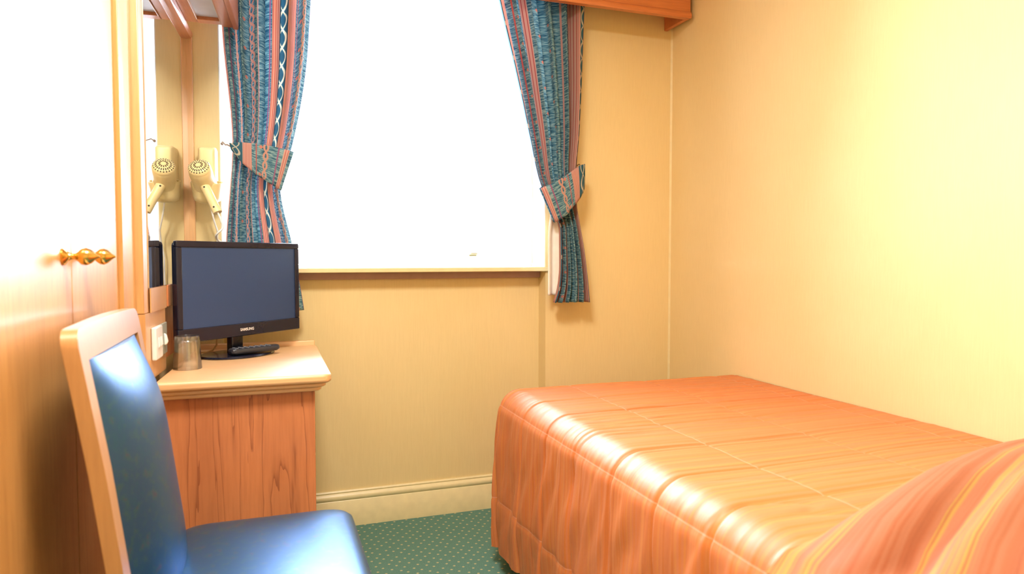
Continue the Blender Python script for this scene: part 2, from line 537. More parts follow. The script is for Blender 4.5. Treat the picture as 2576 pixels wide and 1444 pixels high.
def build(name, mb, mat, parent=None, off=(0, 0, 0), smooth=None, bevel=0.0, bseg=2, solid=0.0, subsurf=0, recalc=True):
    me = bpy.data.meshes.new(name)
    me.from_pydata([(p[0] - off[0], p[1] - off[1], p[2] - off[2]) for p in mb.v], [], mb.f)
    if mb.uv and len(mb.uv) == len(mb.v):
        lay = me.uv_layers.new(name='UVMap')
        for l in me.loops:
            lay.data[l.index].uv = mb.uv[l.vertex_index]
    if recalc:
        bm = bmesh.new()
        bm.from_mesh(me)
        bmesh.ops.recalc_face_normals(bm, faces=bm.faces)
        bm.to_mesh(me)
        bm.free()
    me.materials.append(M[mat])
    o = bpy.data.objects.new(name, me)
    COL.objects.link(o)
    if parent:
        o.parent = parent
    if bevel:
        b = o.modifiers.new('bevel', 'BEVEL')
        b.width, b.segments, b.limit_method, b.angle_limit = bevel, bseg, 'ANGLE', R(40)
    if solid:
        b = o.modifiers.new('solid', 'SOLIDIFY')
        b.thickness, b.offset = solid, 0
    if subsurf:
        b = o.modifiers.new('sub', 'SUBSURF')
        b.levels = b.render_levels = subsurf
    if smooth is not None or bevel:
        for p in me.polygons:
            p.use_smooth = True
        me.set_sharp_from_angle(angle=R(smooth if smooth else 35))
    return o

def tag(o, label=None, cat=None, group=None, kind=None):
    if label: o['label'] = label
    if cat: o['category'] = cat
    if group: o['group'] = group
    if kind: o['kind'] = kind
    return o

class Thing:
    """Empty at the base; parts in world coordinates (or in the Empty's own frame when local=True)"""
    def __init__(s, name, label, cat, loc, rz=0.0, local=False, group=None):
        s.o = bpy.data.objects.new(name, None)
        COL.objects.link(s.o)
        s.o.empty_display_size = 0.1
        s.o.location = loc
        s.o.rotation_euler = (0, 0, rz)
        s.off = (0, 0, 0) if local else loc
        tag(s.o, label, cat, group)
    def part(s, name, mb, mat, parent=None, **kw):
        return build(name, mb, mat, parent or s.o, s.off, **kw)

def struct(name, mb, mat, **kw):
    return tag(build(name, mb, mat, **kw), kind='structure')

def lerp_table(tab, t):
    if t <= tab[0][0]: return tab[0][1]
    for (a, va), (b, vb) in zip(tab, tab[1:]):
        if t <= b:
            k = (t - a) / (b - a)
            return va + (vb - va) * k
    return tab[-1][1]

def smooth_table(tab, t):
    """monotone-ish cubic through the table"""
    if t <= tab[0][0]: return tab[0][1]
    if t >= tab[-1][0]: return tab[-1][1]
    n = len(tab)
    sl = [(tab[i + 1][1] - tab[i][1]) / (tab[i + 1][0] - tab[i][0]) for i in range(n - 1)]
    ms = [sl[0]] + [(sl[i - 1] + sl[i]) / 2 if sl[i - 1] * sl[i] > 0 else 0.0 for i in range(1, n - 1)] + [sl[-1]]
    for i in range(n - 1):
        (a, va), (b, vb) = tab[i], tab[i + 1]
        if t <= b:
            h = b - a
            k = (t - a) / h
            return ((2 * k ** 3 - 3 * k ** 2 + 1) * va + (k ** 3 - 2 * k ** 2 + k) * h * ms[i]
                    + (-2 * k ** 3 + 3 * k ** 2) * vb + (k ** 3 - k ** 2) * h * ms[i + 1])

# ------------------------------------------------------------------ the room
YW, YR, XR, ZC = 2.697, 2.775, 1.715, 2.42       # window wall, recess back, right wall, ceiling
XL0, XR0, ZS, ZT = -0.158, 1.107, 1.03, 2.32      # window recess left / right, sill, head
YF = -1.15
LA = (-0.295, 1.97)                               # left wall line runs 3 degrees off the room axis
LROT = R(-3.07)

mb = MB(); mb.box(-1.4, 1.95, YF - 0.1, 3.1, -0.1, 0.0)
struct('floor', mb, 'carpet')
mb = MB(); mb.box(-1.4, 1.95, YF - 0.1, 3.1, ZC, ZC + 0.1)
struct('ceiling', mb, 'ceil')
mb = MB()
mb.box(-0.9, XL0, YW, 3.0, 0, ZC)
mb.box(XR0, XR + 0.12, YW, 3.0, 0, ZC)
mb.box(XL0, XR0, YW, 3.0, ZT, ZC)
mb.box(XL0, XR0, YR, 3.0, 0, ZS - 0.02)
struct('wall_back', mb, 'wall')
mb = MB(); mb.box(XR, XR + 0.12, YF, YW, 0, ZC)
struct('wall_right', mb, 'wall')
mb = MB(); mb.box(-1.3, XR + 0.12, YF - 0.12, YF, 0, ZC)
struct('wall_front', mb, 'wall')
mb = MB()
mb.box(-0.75, -0.034, 0.003, 0.9, 0, ZC)
mb.box(-0.75, -0.02, -3.3, -1.2, 0, ZC)
mb.box(-0.75, -0.66, -1.2, 0.003, 0, ZC)
o = struct('wall_left', mb, 'wall')
o.location = (LA[0], LA[1], 0); o.rotation_euler = (0, 0, LROT)

def skirting(x0, x1, y):
    prof = [(y, 0), (y, 0.144), (y - 0.006, 0.144), (y - 0.010, 0.139), (y - 0.008, 0.134), (y - 0.016, 0.126), (y - 0.019, 0.118),
            (y - 0.016, 0.110), (y - 0.013, 0.106), (y - 0.016, 0.103), (y - 0.016, 0)]
    m = MB(); m.prism(prof, x0, x1, 'X')
    return m
struct('baseboard_back', skirting(XL0 + 0.001, XR0 - 0.001, YR - 0.0005), 'cream', smooth=50)
m = MB(); m.box(XR - 0.016, XR - 0.0005, YF, YW - 0.001, 0, 0.144)
struct('baseboard_right', m, 'cream', bevel=0.004)
m = MB(); m.prism([(XR - 0.007, YW), (XR, YW - 0.007), (XR, YW)], 0.15, ZC)
struct('trim_1', m, 'cream')
# sill board and its bearer
m = MB(); m.box(XL0 + 0.001, XR0 + 0.014, YW - 0.012, YW - 0.0005, ZS - 0.018, ZS)
m.box(XL0 + 0.001, XR0 - 0.001, YW - 0.001, 2.83, ZS - 0.018, ZS)
struct('trim_2', m, 'cream', bevel=0.003)
m = MB(); m.box(XL0 + 0.002, XR0 - 0.002, YR - 0.022, YR - 0.001, ZS - 0.046, ZS - 0.019)
struct('trim_3', m, 'sillwood', bevel=0.002)
yw0r = 2.8345
m = MB()
m.box(XR0 - 0.004, XR0 - 0.0002, YW + 0.004, yw0r, ZS + 0.0002, ZT - 0.0002); m.box(XL0 + 0.0002, XL0 + 0.004, YW + 0.004, yw0r, ZS + 0.0002, ZT - 0.0002)
struct('trim_4', m, 'white')  # white liners added so the reveals look washed out by daylight
# window: outer frame, sash, pane, lift
yw0, yw1 = 2.835, 2.885
win = tag(bpy.data.objects.new('window_1', None), kind='structure')
COL.objects.link(win); win.location = (0.475, 2.86, ZS)
woff = tuple(win.location)
m = MB()
m.box(XL0, XL0 + 0.03, yw0, yw1 + 0.03, ZS, ZT); m.box(XR0 - 0.012, XR0, yw0, yw1 + 0.03, ZS, ZT)
m.box(XL0 + 0.03, XR0 - 0.012, yw0, yw1 + 0.03, ZT - 0.03, ZT); m.box(XL0 + 0.03, XR0 - 0.012, yw0, yw1 + 0.03, ZS, ZS + 0.012)
fr = build('window_frame', m, 'pvc', win, woff, bevel=0.003)
m = MB()
a, b_, c, d = XL0 + 0.032, XR0 - 0.014, ZS + 0.014, ZT - 0.032
m.box(a, a + 0.06, yw0 + 0.012, yw1, c, d); m.box(b_ - 0.075, b_, yw0 + 0.012, yw1, c, d)
m.box(a + 0.06, b_ - 0.075, yw0 + 0.012, yw1, c, c + 0.075); m.box(a + 0.06, b_ - 0.075, yw0 + 0.012, yw1, d - 0.06, d)
sash = build('sash', m, 'pvc', win, woff, bevel=0.004)
m = MB(); m.box(a + 0.058, b_ - 0.073, yw0 + 0.03, yw0 + 0.034, c + 0.073, d - 0.058)
build('pane', m, 'pane', sash, woff)
m = MB()
m.box(0.812, 0.846, yw0 + 0.004, yw0 + 0.0115, 1.075, 1.083)
m.prism([(yw0 + 0.0115, 1.082), (yw0 - 0.014, 1.082), (yw0 - 0.018, 1.086), (yw0 - 0.014, 1.091), (yw0 + 0.0115, 1.096)], 0.814, 0.844, 'X')
build('sash_lift', m, 'socket_grey', sash, woff, bevel=0.002)

# ------------------------------------------------------------------ pelmet over the window
PF, PZ = 2.52, 2.074
t = Thing('pelmet', 'reddish wooden box pelmet fixed above the window, ending near the right wall', 'pelmet', (0.85, 2.6, PZ))
m = MB()
m.prism([(PF, PZ + 0.028), (PF - 0.004, PZ + 0.026), (PF - 0.010, PZ + 0.018), (PF - 0.011, PZ + 0.008), (PF - 0.007, PZ), (PF + 0.018, PZ), (PF + 0.018, ZC - 0.012), (PF, ZC - 0.012)], -0.06, 1.690, 'X')
t.part('fascia_board', m, 'pelmet', smooth=40)
m = MB(); m.box(1.672, 1.690, PF + 0.0185, YW - 0.001, PZ, ZC - 0.012)
t.part('end_board', m, 'pelmet', bevel=0.003)
m = MB(); m.box(-0.06, 1.6715, PF + 0.0185, YW - 0.001, ZC - 0.030, ZC - 0.012)
t.part('top_board', m, 'pelmet')
m = MB(); m.box(-0.05, 1.40, 2.602, 2.614, ZC - 0.075, ZC - 0.061)
for xx in (0.0, 0.45, 0.9, 1.35):
    m.box(xx, xx + 0.02, 2.603, 2.613, ZC - 0.0615, ZC - 0.0301)
t.part('curtain_track', m, 'plastic_white')

# ------------------------------------------------------------------ curtains
def curtain(name, label, Ltab, Rtab, ztop, zbot, ytab, nfold, amp_tab, fabric, phase, lining=None, uphase=0.0):
    y0 = smooth_table(ytab, zbot)
    t = Thing(name, label, 'curtain', ((lerp_table(Ltab, zbot) + lerp_table(Rtab, zbot)) / 2, y0, zbot))
    nu, nv = 150, 110
    def pos(u, v):
        z = zbot + (ztop - zbot) * v
        l, r = smooth_table(Ltab, z), smooth_table(Rtab, z)
        A = smooth_table(amp_tab, z)
        ph = 2 * math.pi * nfold * u + phase
        wob = 0.35 * math.sin(2 * math.pi * 1.7 * u + 2.0 * z + phase)
        yy = smooth_table(ytab, z) - A * (math.sin(ph + wob) + 0.28 * math.sin(2.3 * ph + 1.3 + z)) 
        uu = u + 0.02 * math.sin(2 * ph + 0.7) * (1 - abs(2 * u - 1))
        yy += 0.004 * noise.noise(Vector((u * 9, z * 5, phase)))
        return (l + (r - l) * uu, yy, z)
    m = MB()
    m.grid(nu, nv, pos, lambda u, v: (uphase + u * fabric, zbot + (ztop - zbot) * v))
    t.part('drape', m, 'curtain', smooth=80, solid=0.003, recalc=False)
    # gathered heading tape
    m = MB()
    def hp(u, v):
        p = pos(u, 1 - 0.03 * (1 - v))
        return (p[0], p[1] + 0.006, p[2])
    m.grid(nu, 2, hp)
    t.part('heading_tape', m, 'lining', smooth=80, solid=0.001, recalc=False)
    if lining:
        lt, rt, zb, zt = lining
        m = MB()
        def lp(u, v):
            z = zb + (zt - zb) * v
            l, r = smooth_table(lt, z), smooth_table(rt, z)
            return (l + (r - l) * u, y0 + 0.02 - 0.012 * math.sin(u * 9 + 1) , z)
        m.grid(24, 40, lp)
        t.part('lining', m, 'lining', smooth=80, solid=0.002, recalc=False)
    return t

curtain('curtain', 'blue and pink striped curtain tied back at the left of the window, behind the television',
        [(0.86, -0.150), (1.14, -0.138), (1.36, -0.116), (1.47, -0.110), (1.85, -0.136), (2.05, -0.140), (2.35, -0.130)],
        [(0.86, 0.125), (0.90, 0.120), (1.12, 0.084), (1.27, 0.050), (1.33, 0.044), (1.46, 0.084), (1.72, 0.135), (1.99, 0.158), (2.35, 0.180)],
        2.345, 0.875, [(0.88, 2.664), (1.14, 2.658), (1.34, 2.605)], 5.5, [(0.86, 0.015), (1.12, 0.014), (1.38, 0.014), (1.6, 0.026), (2.35, 0.034)], 0.58, 0.4, uphase=0.005)
curtain('curtain', 'blue and pink striped curtain tied back at the right of the window, showing pale lining',
        [(0.885, 1.102), (0.94, 1.120), (1.05, 1.130), (1.18, 1.130), (1.25, 1.108), (1.357, 1.046), (1.55, 0.992), (1.80, 0.932), (2.077, 0.862), (2.35, 0.800)],
        [(0.885, 1.275), (1.05, 1.252), (1.28, 1.215), (1.40, 1.214), (1.60, 1.232), (2.09, 1.254), (2.35, 1.262)],
        2.345, 0.885, [(0.88, 2.605), (1.34, 2.605)], 5.5, [(0.86, 0.024), (1.12, 0.020), (1.30, 0.014), (1.6, 0.026), (2.35, 0.034)], 0.62, 2.2,
        lining=([(0.90, 1.084), (1.15, 1.084), (1.27, 1.096)], [(0.90, 1.160), (1.27, 1.160)], 0.915, 1.27), uphase=0.43)

def tieback(name, label, top, bot, bulge, hook, fabric, group_y):
    """top / bot: lists of (x, z) edge points of the front strip, ends carried behind the drape"""
    t = Thing(name, label, 'curtain tieback', (hook[-1][0], hook[-1][1], hook[-1][2]))
    def edge(tab, u):
        n = len(tab) - 1
        k = min(int(u * n), n - 1)
        f = u * n - k
        f = f * f * (3 - 2 * f) if n < 2 else f
        return tuple(a + (b - a) * f for a, b in zip(tab[k], tab[k + 1]))
    m = MB()
    def p(u, v):
        a, b = edge(top, u), edge(bot, u)
        x, z = a[0] + (b[0] - a[0]) * v, a[1] + (b[1] - a[1]) * v
        yy = group_y - bulge * math.sin(math.pi * min(1, u * 0.93 + 0.03)) ** 0.6 - 0.004 * math.sin(math.pi * v)
        yy += 0.0015 * math.sin(u * 19 + 3 * v)
        return (x, yy, z)
    m.grid(48, 10, p, lambda u, v: (0.378 + u * fabric, 1 + v * 0.12))
    t.part('band', m, 'curtain', smooth=80, solid=0.004, recalc=False)
    # wrap behind the drape
    m = MB()
    e0, e1 = (edge(top, 1), edge(bot, 1)), (edge(top, 0), edge(bot, 0))
    def q(u, v):
        a = [e0[0][i] + (e1[0][i] - e0[0][i]) * u for i in (0, 1)]
        b = [e0[1][i] + (e1[1][i] - e0[1][i]) * u for i in (0, 1)]
        x, z = a[0] + (b[0] - a[0]) * v, a[1] + (b[1] - a[1]) * v
        return (x, group_y + 0.055 * math.sin(math.pi * u) ** 0.5, z)
    m.grid(30, 4, q, lambda u, v: (0.3 + u * fabric, 1 + v * 0.12))
    t.part('back_band', m, 'curtain', smooth=80, solid=0.004, recalc=False)
    m = MB(); m.tube(hook, 0.0022, 6)
    m.lathe([(0.002, -0.006), (0.005, -0.005), (0.005, 0.0), (0.003, 0.003)], hook[0], (0, -1, 0), 12)
    t.part('hook', m, 'wire', smooth=60)
    return t

tieback('curtain_tieback', 'wide striped fabric tieback around the left curtain, above the television',
        [(-0.118, 1.462), (-0.078, 1.464), (-0.038, 1.462), (0.022, 1.456), (0.090, 1.443)],
        [(-0.112, 1.440), (-0.078, 1.394), (-0.038, 1.358), (0.006, 1.330), (0.046, 1.306)],
        0.030, [(-0.149, 2.690, 1.478), (-0.146, 2.662, 1.480), (-0.140, 2.640, 1.472), (-0.134, 2.615, 1.463), (-0.128, 2.600, 1.462), (-0.118, 2.588, 1.455), (-0.112, 2.578, 1.452)], 0.25, 2.572)
tieback('curtain_tieback', 'striped fabric tieback wrapped around the right curtain',
        [(1.224, 1.452), (1.190, 1.440), (1.146, 1.410), (1.094, 1.376), (1.030, 1.346)],
        [(1.222, 1.352), (1.196, 1.310), (1.168, 1.280), (1.136, 1.240), (1.094, 1.212)],
        0.030, [(1.246, 2.690, 1.462), (1.246, 2.662, 1.464), (1.240, 2.640, 1.455), (1.236, 2.615, 1.448), (1.231, 2.600, 1.442), (1.228, 2.588, 1.436), (1.224, 2.578, 1.43)], 0.24, 2.572)

# ------------------------------------------------------------------ left wall fittings (frame: x = out of the wall, y = along it)
def left(name, label, cat, z=0.0, s=0.0, d=0.0):
    c, sn = math.cos(LROT), math.sin(LROT)
    t = Thing(name, label, cat, (LA[0] + d * c - s * sn, LA[1] + d * sn + s * c, z), LROT)
    t.off = (d, s, z)
    return t

# wardrobe
WF = -0.024
t = left('wardrobe', 'built-in light oak wardrobe with two glossy doors and brass knobs, at the left edge', 'wardrobe', 0, -0.6, -0.3)
m = MB()
m.box(-0.65, WF - 0.024, -1.19, -0.001, 0, 0.09)
m.box(-0.65, WF - 0.022, -1.19, -1.172, 0.09, 2.40); m.box(-0.65, WF - 0.022, -0.02, -0.001, 0.09, 2.40)
m.box(-0.65, -0.64, -1.172, -0.02, 0.09, 2.40); m.box(-0.64, WF - 0.022, -1.172, -0.02, 0.09, 0.108); m.box(-0.64, WF - 0.022, -1.172, -0.02, 2.38, 2.40)
t.part('carcass', m, 'wardrobe')
m = MB(); m.box(WF - 0.0215, WF, -0.117, -0.001, 0.0, 2.40); m.box(WF - 0.0215, WF, -1.19, -1.06, 0.0, 2.40)
m.box(WF - 0.0215, WF, -1.06, -0.117, 2.31, 2.40); m.box(WF - 0.0215, WF, -1.06, -0.117, 0.0, 0.085)
t.part('face_frame', m, 'wardrobe', bevel=0.0015)
split = -0.455
def knob(d, s, z):
    k = MB()
    k.lathe([(0.0155, 0), (0.016, 0.003), (0.010, 0.007), (0.006, 0.012), (0.0055, 0.020), (0.009, 0.024), (0.0155, 0.032), (0.0165, 0.038),
             (0.013, 0.046), (0.006, 0.053), (0.003, 0.057), (0.0015, 0.060)], (d, s, z), (1, 0, 0), 20)
    return k
for (a, b_, ks) in ((-1.057, split - 0.0012, split - 0.046), (split + 0.0012, -0.120, split + 0.066)):
    m = MB(); m.box(WF - 0.030, WF - 0.010, a, b_, 0.088, 2.307)
    dr = t.part('door', m, 'wardrobe', bevel=0.0012)
    t.part('knob', knob(WF - 0.010, ks, 1.072), 'brass', dr, smooth=50)

# wall mirror
t = left('wall_mirror', 'tall wood-framed wall mirror over the dressing table, reflecting the hair dryer', 'mirror', 0.93, 0.35)
m = MB(); m.box(-0.006, -0.003, 0.0525, 0.715, 0.99, 1.835)
t.part('mirror_glass', m, 'mirror')
m = MB(); m.box(-0.032, -0.006, 0.003, 0.052, 0.925, 2.06)
t.part('frame_stile', m, 'wardrobe_edge', bevel=0.002)
m = MB(); m.box(-0.032, 0.016, 0.7155, 0.726, 0.77, 1.845)
t.part('frame_stile', m, 'wardrobe_edge', bevel=0.003)
m = MB(); m.prism([(-0.003, 1.8355), (0.013, 1.838), (0.018, 1.846), (0.018, 1.857), (-0.006, 1.857), (-0.006, 1.8355)], 0.053, 0.7145, 'Y')
t.part('bead', m, 'canopy', smooth=40)
m = MB(); m.box(-0.032, -0.0065, 0.0525, 0.715, 0.925, 1.857)
t.part('backing_panel', m, 'wardrobe_edge')
m = MB(); m.box(-0.006, 0.0, 0.285, 0.715, 0.925, 0.9895)
t.part('bottom_rail', m, 'desk', bevel=0.002)

# lighting canopy over the mirror
ZL = 1.852
CE = 0.60
t = left('lighting_canopy', 'wooden lighting canopy with grey underside panel above the mirror, by the left curtain', 'light fitting', ZL, 0.3, 0.09)
m = MB()
m.box(0.000, 0.052, 0.056, CE, ZL + 0.008, ZL + 0.028)          # inner rail
m.box(0.128, 0.162, 0.056, CE, ZL, ZL + 0.028)                  # outer rail
m.box(0.052, 0.128, CE - 0.040, CE, ZL + 0.006, ZL + 0.028)     # end rails
m.box(0.052, 0.128, 0.056, 0.096, ZL + 0.006, ZL + 0.028)
t.part('underside_frame', m, 'canopy', bevel=0.002)
m = MB(); m.box(0.162, 0.180, 0.056, CE, ZL - 0.006, ZL + 0.20)
m.box(0.0, 0.162, CE - 0.016, CE, ZL + 0.0285, ZL + 0.20); m.box(0.0, 0.162, 0.056, 0.072, ZL + 0.0285, ZL + 0.20)
t.part('fascia', m, 'canopy', bevel=0.003)
m = MB(); m.box(0.0, 0.180, 0.056, CE, ZL + 0.2005, ZL + 0.216)
t.part('top_board', m, 'canopy', bevel=0.002)
m = MB(); m.box(0.0525, 0.1275, 0.0965, CE - 0.0405, ZL + 0.017, ZL + 0.022)
t.part('diffuser_panel', m, 'diffuser')
m = MB()
for (x0, x1, y0, y1) in ((0.0525, 0.0555, 0.0965, CE - 0.0405), (0.1245, 0.1275, 0.0965, CE - 0.0405)):
    m.box(x0, x1, y0, y1, ZL + 0.004, ZL + 0.0168)
t.part('panel_bead', m, 'chair', bevel=0.001)

# ------------------------------------------------------------------ dressing table
ZD = 0.745
t = Thing('dressing_table', 'wooden dressing table with moulded top and red oak end panel, under the television', 'dressing table', (-0.08, 2.33, 0))
def slab(ins, z0, z1):
    return [(-0.2855, 1.975 + ins), (0.165 - ins - 0.025, 1.975 + ins), (0.165 - ins - 0.008, 1.975 + ins + 0.007), (0.165 - ins, 1.975 + ins + 0.025), (0.165 - ins + 0.003, 2.648), (-0.249, 2.648)]
m = MB(); m.prism(slab(0, 0, 0), ZD - 0.027, ZD)
t.part('top', m, 'desktop', bevel=0.009, bseg=4)
m = MB(); m.prism(slab(0.014, 0, 0), ZD - 0.039, ZD - 0.0272); m.prism(slab(0.026, 0, 0), ZD - 0.052, ZD - 0.039)
t.part('moulding', m, 'desktop', bevel=0.004, bseg=3)
m = MB(); m.box(-0.292, 0.120, 2.02, 2.038, 0.0, ZD - 0.0522)
t.part('end_panel', m, 'desk', bevel=0.0015)
m = MB(); m.box(-0.27, 0.106, 2.0385, 2.628, 0.06, ZD - 0.0522); m.box(-0.27, 0.09, 2.0385, 2.628, 0, 0.06)
t.part('body', m, 'desk')
for (z0, z1) in ((0.08, 0.30), (0.305, 0.50), (0.505, ZD - 0.06)):
    m = MB(); m.box(0.1062, 0.122, 2.043, 2.626, z0, z1)
    t.part('drawer', m, 'desk', bevel=0.002)
m = MB(); m.box(-0.246, 0.160, 2.6485, 2.664, ZD - 0.02, ZD + 0.018)
t.part('back_upstand', m, 'desktop', bevel=0.004)
# side upstand with rounded end, fixed below the mirror
t = left('splashback', 'glossy wooden back panel with rounded end behind the tumbler, below the mirror', 'panel', ZD, 0.14)
rr = 0.014
poly = [(-0.031, 0.003), (-0.004, 0.003), (-0.004, 0.27 - rr)] + [(-0.004 - rr + rr * math.cos(R(a)), 0.27 - rr + rr * math.sin(R(a))) for a in range(10, 91, 10)] + [(-0.031, 0.27)]
m = MB(); m.prism(poly, ZD + 0.0005, 0.924)
t.part('board', m, 'wardrobe_edge', smooth=30)
m = MB(); m.prism([(-0.0025, 0.0525)] + [(0.0005, 0.0525)] + [(x + 0.0045, y) for x, y in poly[2:-5]] + [(-0.0025, 0.2695)], 0.9245, 0.9885)
t.part('top_rail', m, 'wardrobe_edge', smooth=30)
m = MB(); m.box(-0.031, -0.02, 0.275, 0.70, ZD + 0.0205, 0.924)
t.part('rear_board', m, 'desk')

# sockets on the splashback
t = left('light_switch', 'white double switch plate on the wooden panel, nearest the chair', 'switch', 0.80, 0.10, -0.003)
m = MB(); m.box(-0.0035, 0.009, 0.062, 0.148, 0.795, 0.884)
t.part('plate', m, 'plastic_white', bevel=0.004, bseg=3)
for y in (0.085, 0.113):
    m = MB(); m.prism([(0.0092, 0.825), (0.0135, 0.832), (0.0115, 0.852), (0.0092, 0.855)], y, y + 0.018, 'Y')
    t.part('rocker', m, 'plastic_white', bevel=0.001)
t = left('socket', 'grey power socket holding a small white plug, behind the tumbler', 'socket', 0.80, 0.2, -0.003)
m = MB(); m.box(-0.0035, 0.002, 0.160, 0.246, 0.795, 0.884)
t.part('plate', m, 'socket_grey', bevel=0.002)
m = MB(); m.prism([(0.0022, 0.820), (0.010, 0.823), (0.013, 0.832), (0.009, 0.850), (0.0022, 0.856)], 0.194, 0.208, 'Y')
pl = t.part('plug', m, 'plastic_white', bevel=0.004)

# ------------------------------------------------------------------ hair dryer on the window wall
t = Thing('hair_dryer', 'ivory hair dryer hanging in its wall bracket beside the mirror', 'hair dryer', (-0.197, 2.64, 1.27))
m = MB(); m.rings(-0.194, 1.385, 0.030, 0.070, 0.008, [(0.0, 2.6965), (0.0, 2.63), (0.006, 2.615), (0.012, 2.612)], lambda x, y, h: (x, h, y))
t.part('wall_bracket', m, 'ivory', bevel=0.003, smooth=40)
cupc = Vector((-0.196, 2.628, 1.285))
m = MB(); m.lathe([(0.030, -0.022), (0.042, -0.016), (0.046, 0.0), (0.049, 0.025), (0.052, 0.040), (0.052, 0.048), (0.046, 0.048), (0.043, 0.02)], cupc, (0.0, -0.25, 1), 28)
t.part('cup_holder', m, 'ivory', smooth=50)
g = Vector((-0.214, 2.535, 1.374)); n_ = (cupc + Vector((0, 0, 0.015)) - g)
ax = n_.normalized(); L = n_.length
m = MB(); m.lathe([(0.032, 0.004), (0.036, 0.010), (0.0375, 0.03), (0.036, L * 0.55), (0.039, L * 0.75), (0.041, L * 0.86), (0.040, L)], g, ax, 28)
body = t.part('barrel', m, 'ivory', smooth=50)
# rear grille : domed disc with two rings of slots
m = MB(); m.lathe([(0.0365, 0.0095), (0.0355, 0.003), (0.029, -0.004), (0.018, -0.008), (0.004, -0.0095)], g, ax, 32)
grl = t.part('rear_grille', m, 'ivory', body, smooth=50)
m = MB()
tt = ax.orthogonal().normalized(); uu = ax.cross(tt)
def slot(r0, r1, n, w, h0, h1):
    for k in range(n):
        th = 2 * math.pi * k / n
        e = tt * math.cos(th) + uu * math.sin(th)
        q = ax.cross(e)
        c0, c1 = g + e * r0 + ax * h0, g + e * r1 + ax * h1
        vs = []
        for c_, ww in ((c0, w * 0.7), (c1, w)):
            for sgn in (-1, 1):
                for dz in (-0.0012, 0.004):
                    vs.append(c_ + q * sgn * ww + ax * dz)
        m.add(vs, [(0, 1, 3, 2), (4, 6, 7, 5), (0, 4, 5, 1), (2, 3, 7, 6), (0, 2, 6, 4), (1, 5, 7, 3)])
slot(0.0205, 0.0325, 22, 0.0020, -0.0072, -0.0003)
slot(0.009, 0.0155, 12, 0.0016, -0.0092, -0.0086)
t.part('grille_slots', m, 'ivory_dark', grl)
h0 = g + ax * 0.055 + Vector((0.004, -0.010, -0.02)); h1 = Vector((-0.158, 2.535, 1.222))
m = MB()
hd = [h0 + (h1 - h0) * k / 8 for k in range(9)]
m.tube(hd, [0.014, 0.0155, 0.0155, 0.015, 0.015, 0.0148, 0.0148, 0.0155, 0.015], 16)
hn = t.part('handle', m, 'ivory', smooth=50)
hdir = (h1 - h0).normalized(); side = Vector((-0.25, -0.95, 0.1)); side = (side - hdir * side.dot(hdir)).normalized()
for k in (0.15, 0.84):
    c_ = h0 + (h1 - h0) * k + side * 0.0150
    m = MB(); m.lathe([(0.0032, -0.002), (0.0032, 0.0008)], c_, side, 10)
    t.part('screw', m, 'ivory_dark', hn)
# loosely coiled cord
m = MB()
pts = []
pts += [h1 + hdir * d_ for d_ in (0.0, 0.012, 0.024)]
last = pts[-1]
for k in range(0, 91):
    f = k / 90
    zc = last.z - 0.005 - 0.245 * f
    a = 2 * math.pi * 3.4 * f
    rad = 0.004 + 0.015 * min(1, f * 3)
    pts.append(Vector((last.x + 0.000 - 0.010 * f + rad * math.sin(a), last.y + 0.045 * f + rad * math.cos(a) - 0.004, zc)))
m.tube(pts, 0.0034, 7)
t.part('cord', m, 'plastic_white', smooth=70)
m = MB()
pts = [(-0.19, 2.64, 1.262), (-0.186, 2.645, 1.24), (-0.178, 2.65, 1.20), (-0.168, 2.66, 1.165), (-0.170, 2.67, 1.12), (-0.178, 2.672, 1.07), (-0.176, 2.676, 1.0), (-0.18, 2.676, 0.90), (-0.18, 2.676, 0.78)]
sm = []
for i in range(len(pts) - 1):
    for k in range(5):
        sm.append(Vector(pts[i]).lerp(Vector(pts[i + 1]), k / 5))
m.tube(sm, 0.0028, 7)
t.part('power_lead', m, 'plastic_white', smooth=70)

# ------------------------------------------------------------------ monitor
ta = math.atan2(0.35, 0.359)
t = Thing('television', 'small black flat-screen television turned toward the bed on the dressing table', 'television', (-0.102, 2.468, ZD + 0.0005), ta, local=True)
x0, x1, zb, zt, yf = -0.262, 0.240, 0.067, 0.375, -0.051
m = MB()
s_ = 0.019
m.box(x0, x1, yf, yf + 0.016, zt - s_, zt); m.box(x0, x1, yf, yf + 0.016, zb, zb + 0.042)
m.box(x0, x0 + s_, yf, yf + 0.016, zb + 0.042, zt - s_); m.box(x1 - s_, x1, yf, yf + 0.016, zb + 0.042, zt - s_)
bz = t.part('bezel', m, 'black', bevel=0.003, bseg=3)
m = MB(); m.box(x0 + s_ - 0.001, x1 - s_ + 0.001, yf + 0.004, yf + 0.010, zb + 0.041, zt - s_ + 0.001)
t.part('screen', m, 'screen')
m = MB(); m.rings((x0 + x1) / 2, (zb + zt) / 2, (x1 - x0) / 2 - 0.002, (zt - zb) / 2 - 0.002, 0.012, [(0, yf + 0.0165), (0.001, yf + 0.026), (0.05, yf + 0.042), (0.07, yf + 0.050)], lambda x, y, h: (x, h, y))
t.part('back_cover', m, 'black', smooth=30)
m = MB(); m.rings(-0.012, -0.005, 0.024, 0.014, 0.006, [(0.0, 0.008), (0.0, 0.09)])
t.part('neck', m, 'black', smooth=40)
m = MB()
prof = [(0.128, 0.0), (0.130, 0.003), (0.126, 0.007), (0.09, 0.010), (0.03, 0.012)]
k = MB(); k.lathe(prof, (0, 0, 0), (0, 0, 1), 48)
m.add([(p[0], p[1] * 0.78 - 0.004, p[2]) for p in k.v], k.f)
t.part('base', m, 'black', smooth=40)
fc = bpy.data.curves.new('logo', 'FONT')
fc.body = 'SAMSUNG'
fc.size = 0.0125
fc.align_x, fc.align_y = 'CENTER', 'CENTER'
fc.extrude = 0.0003
fc.offset = 0.0003
fo = bpy.data.objects.new('logo_curve', fc)
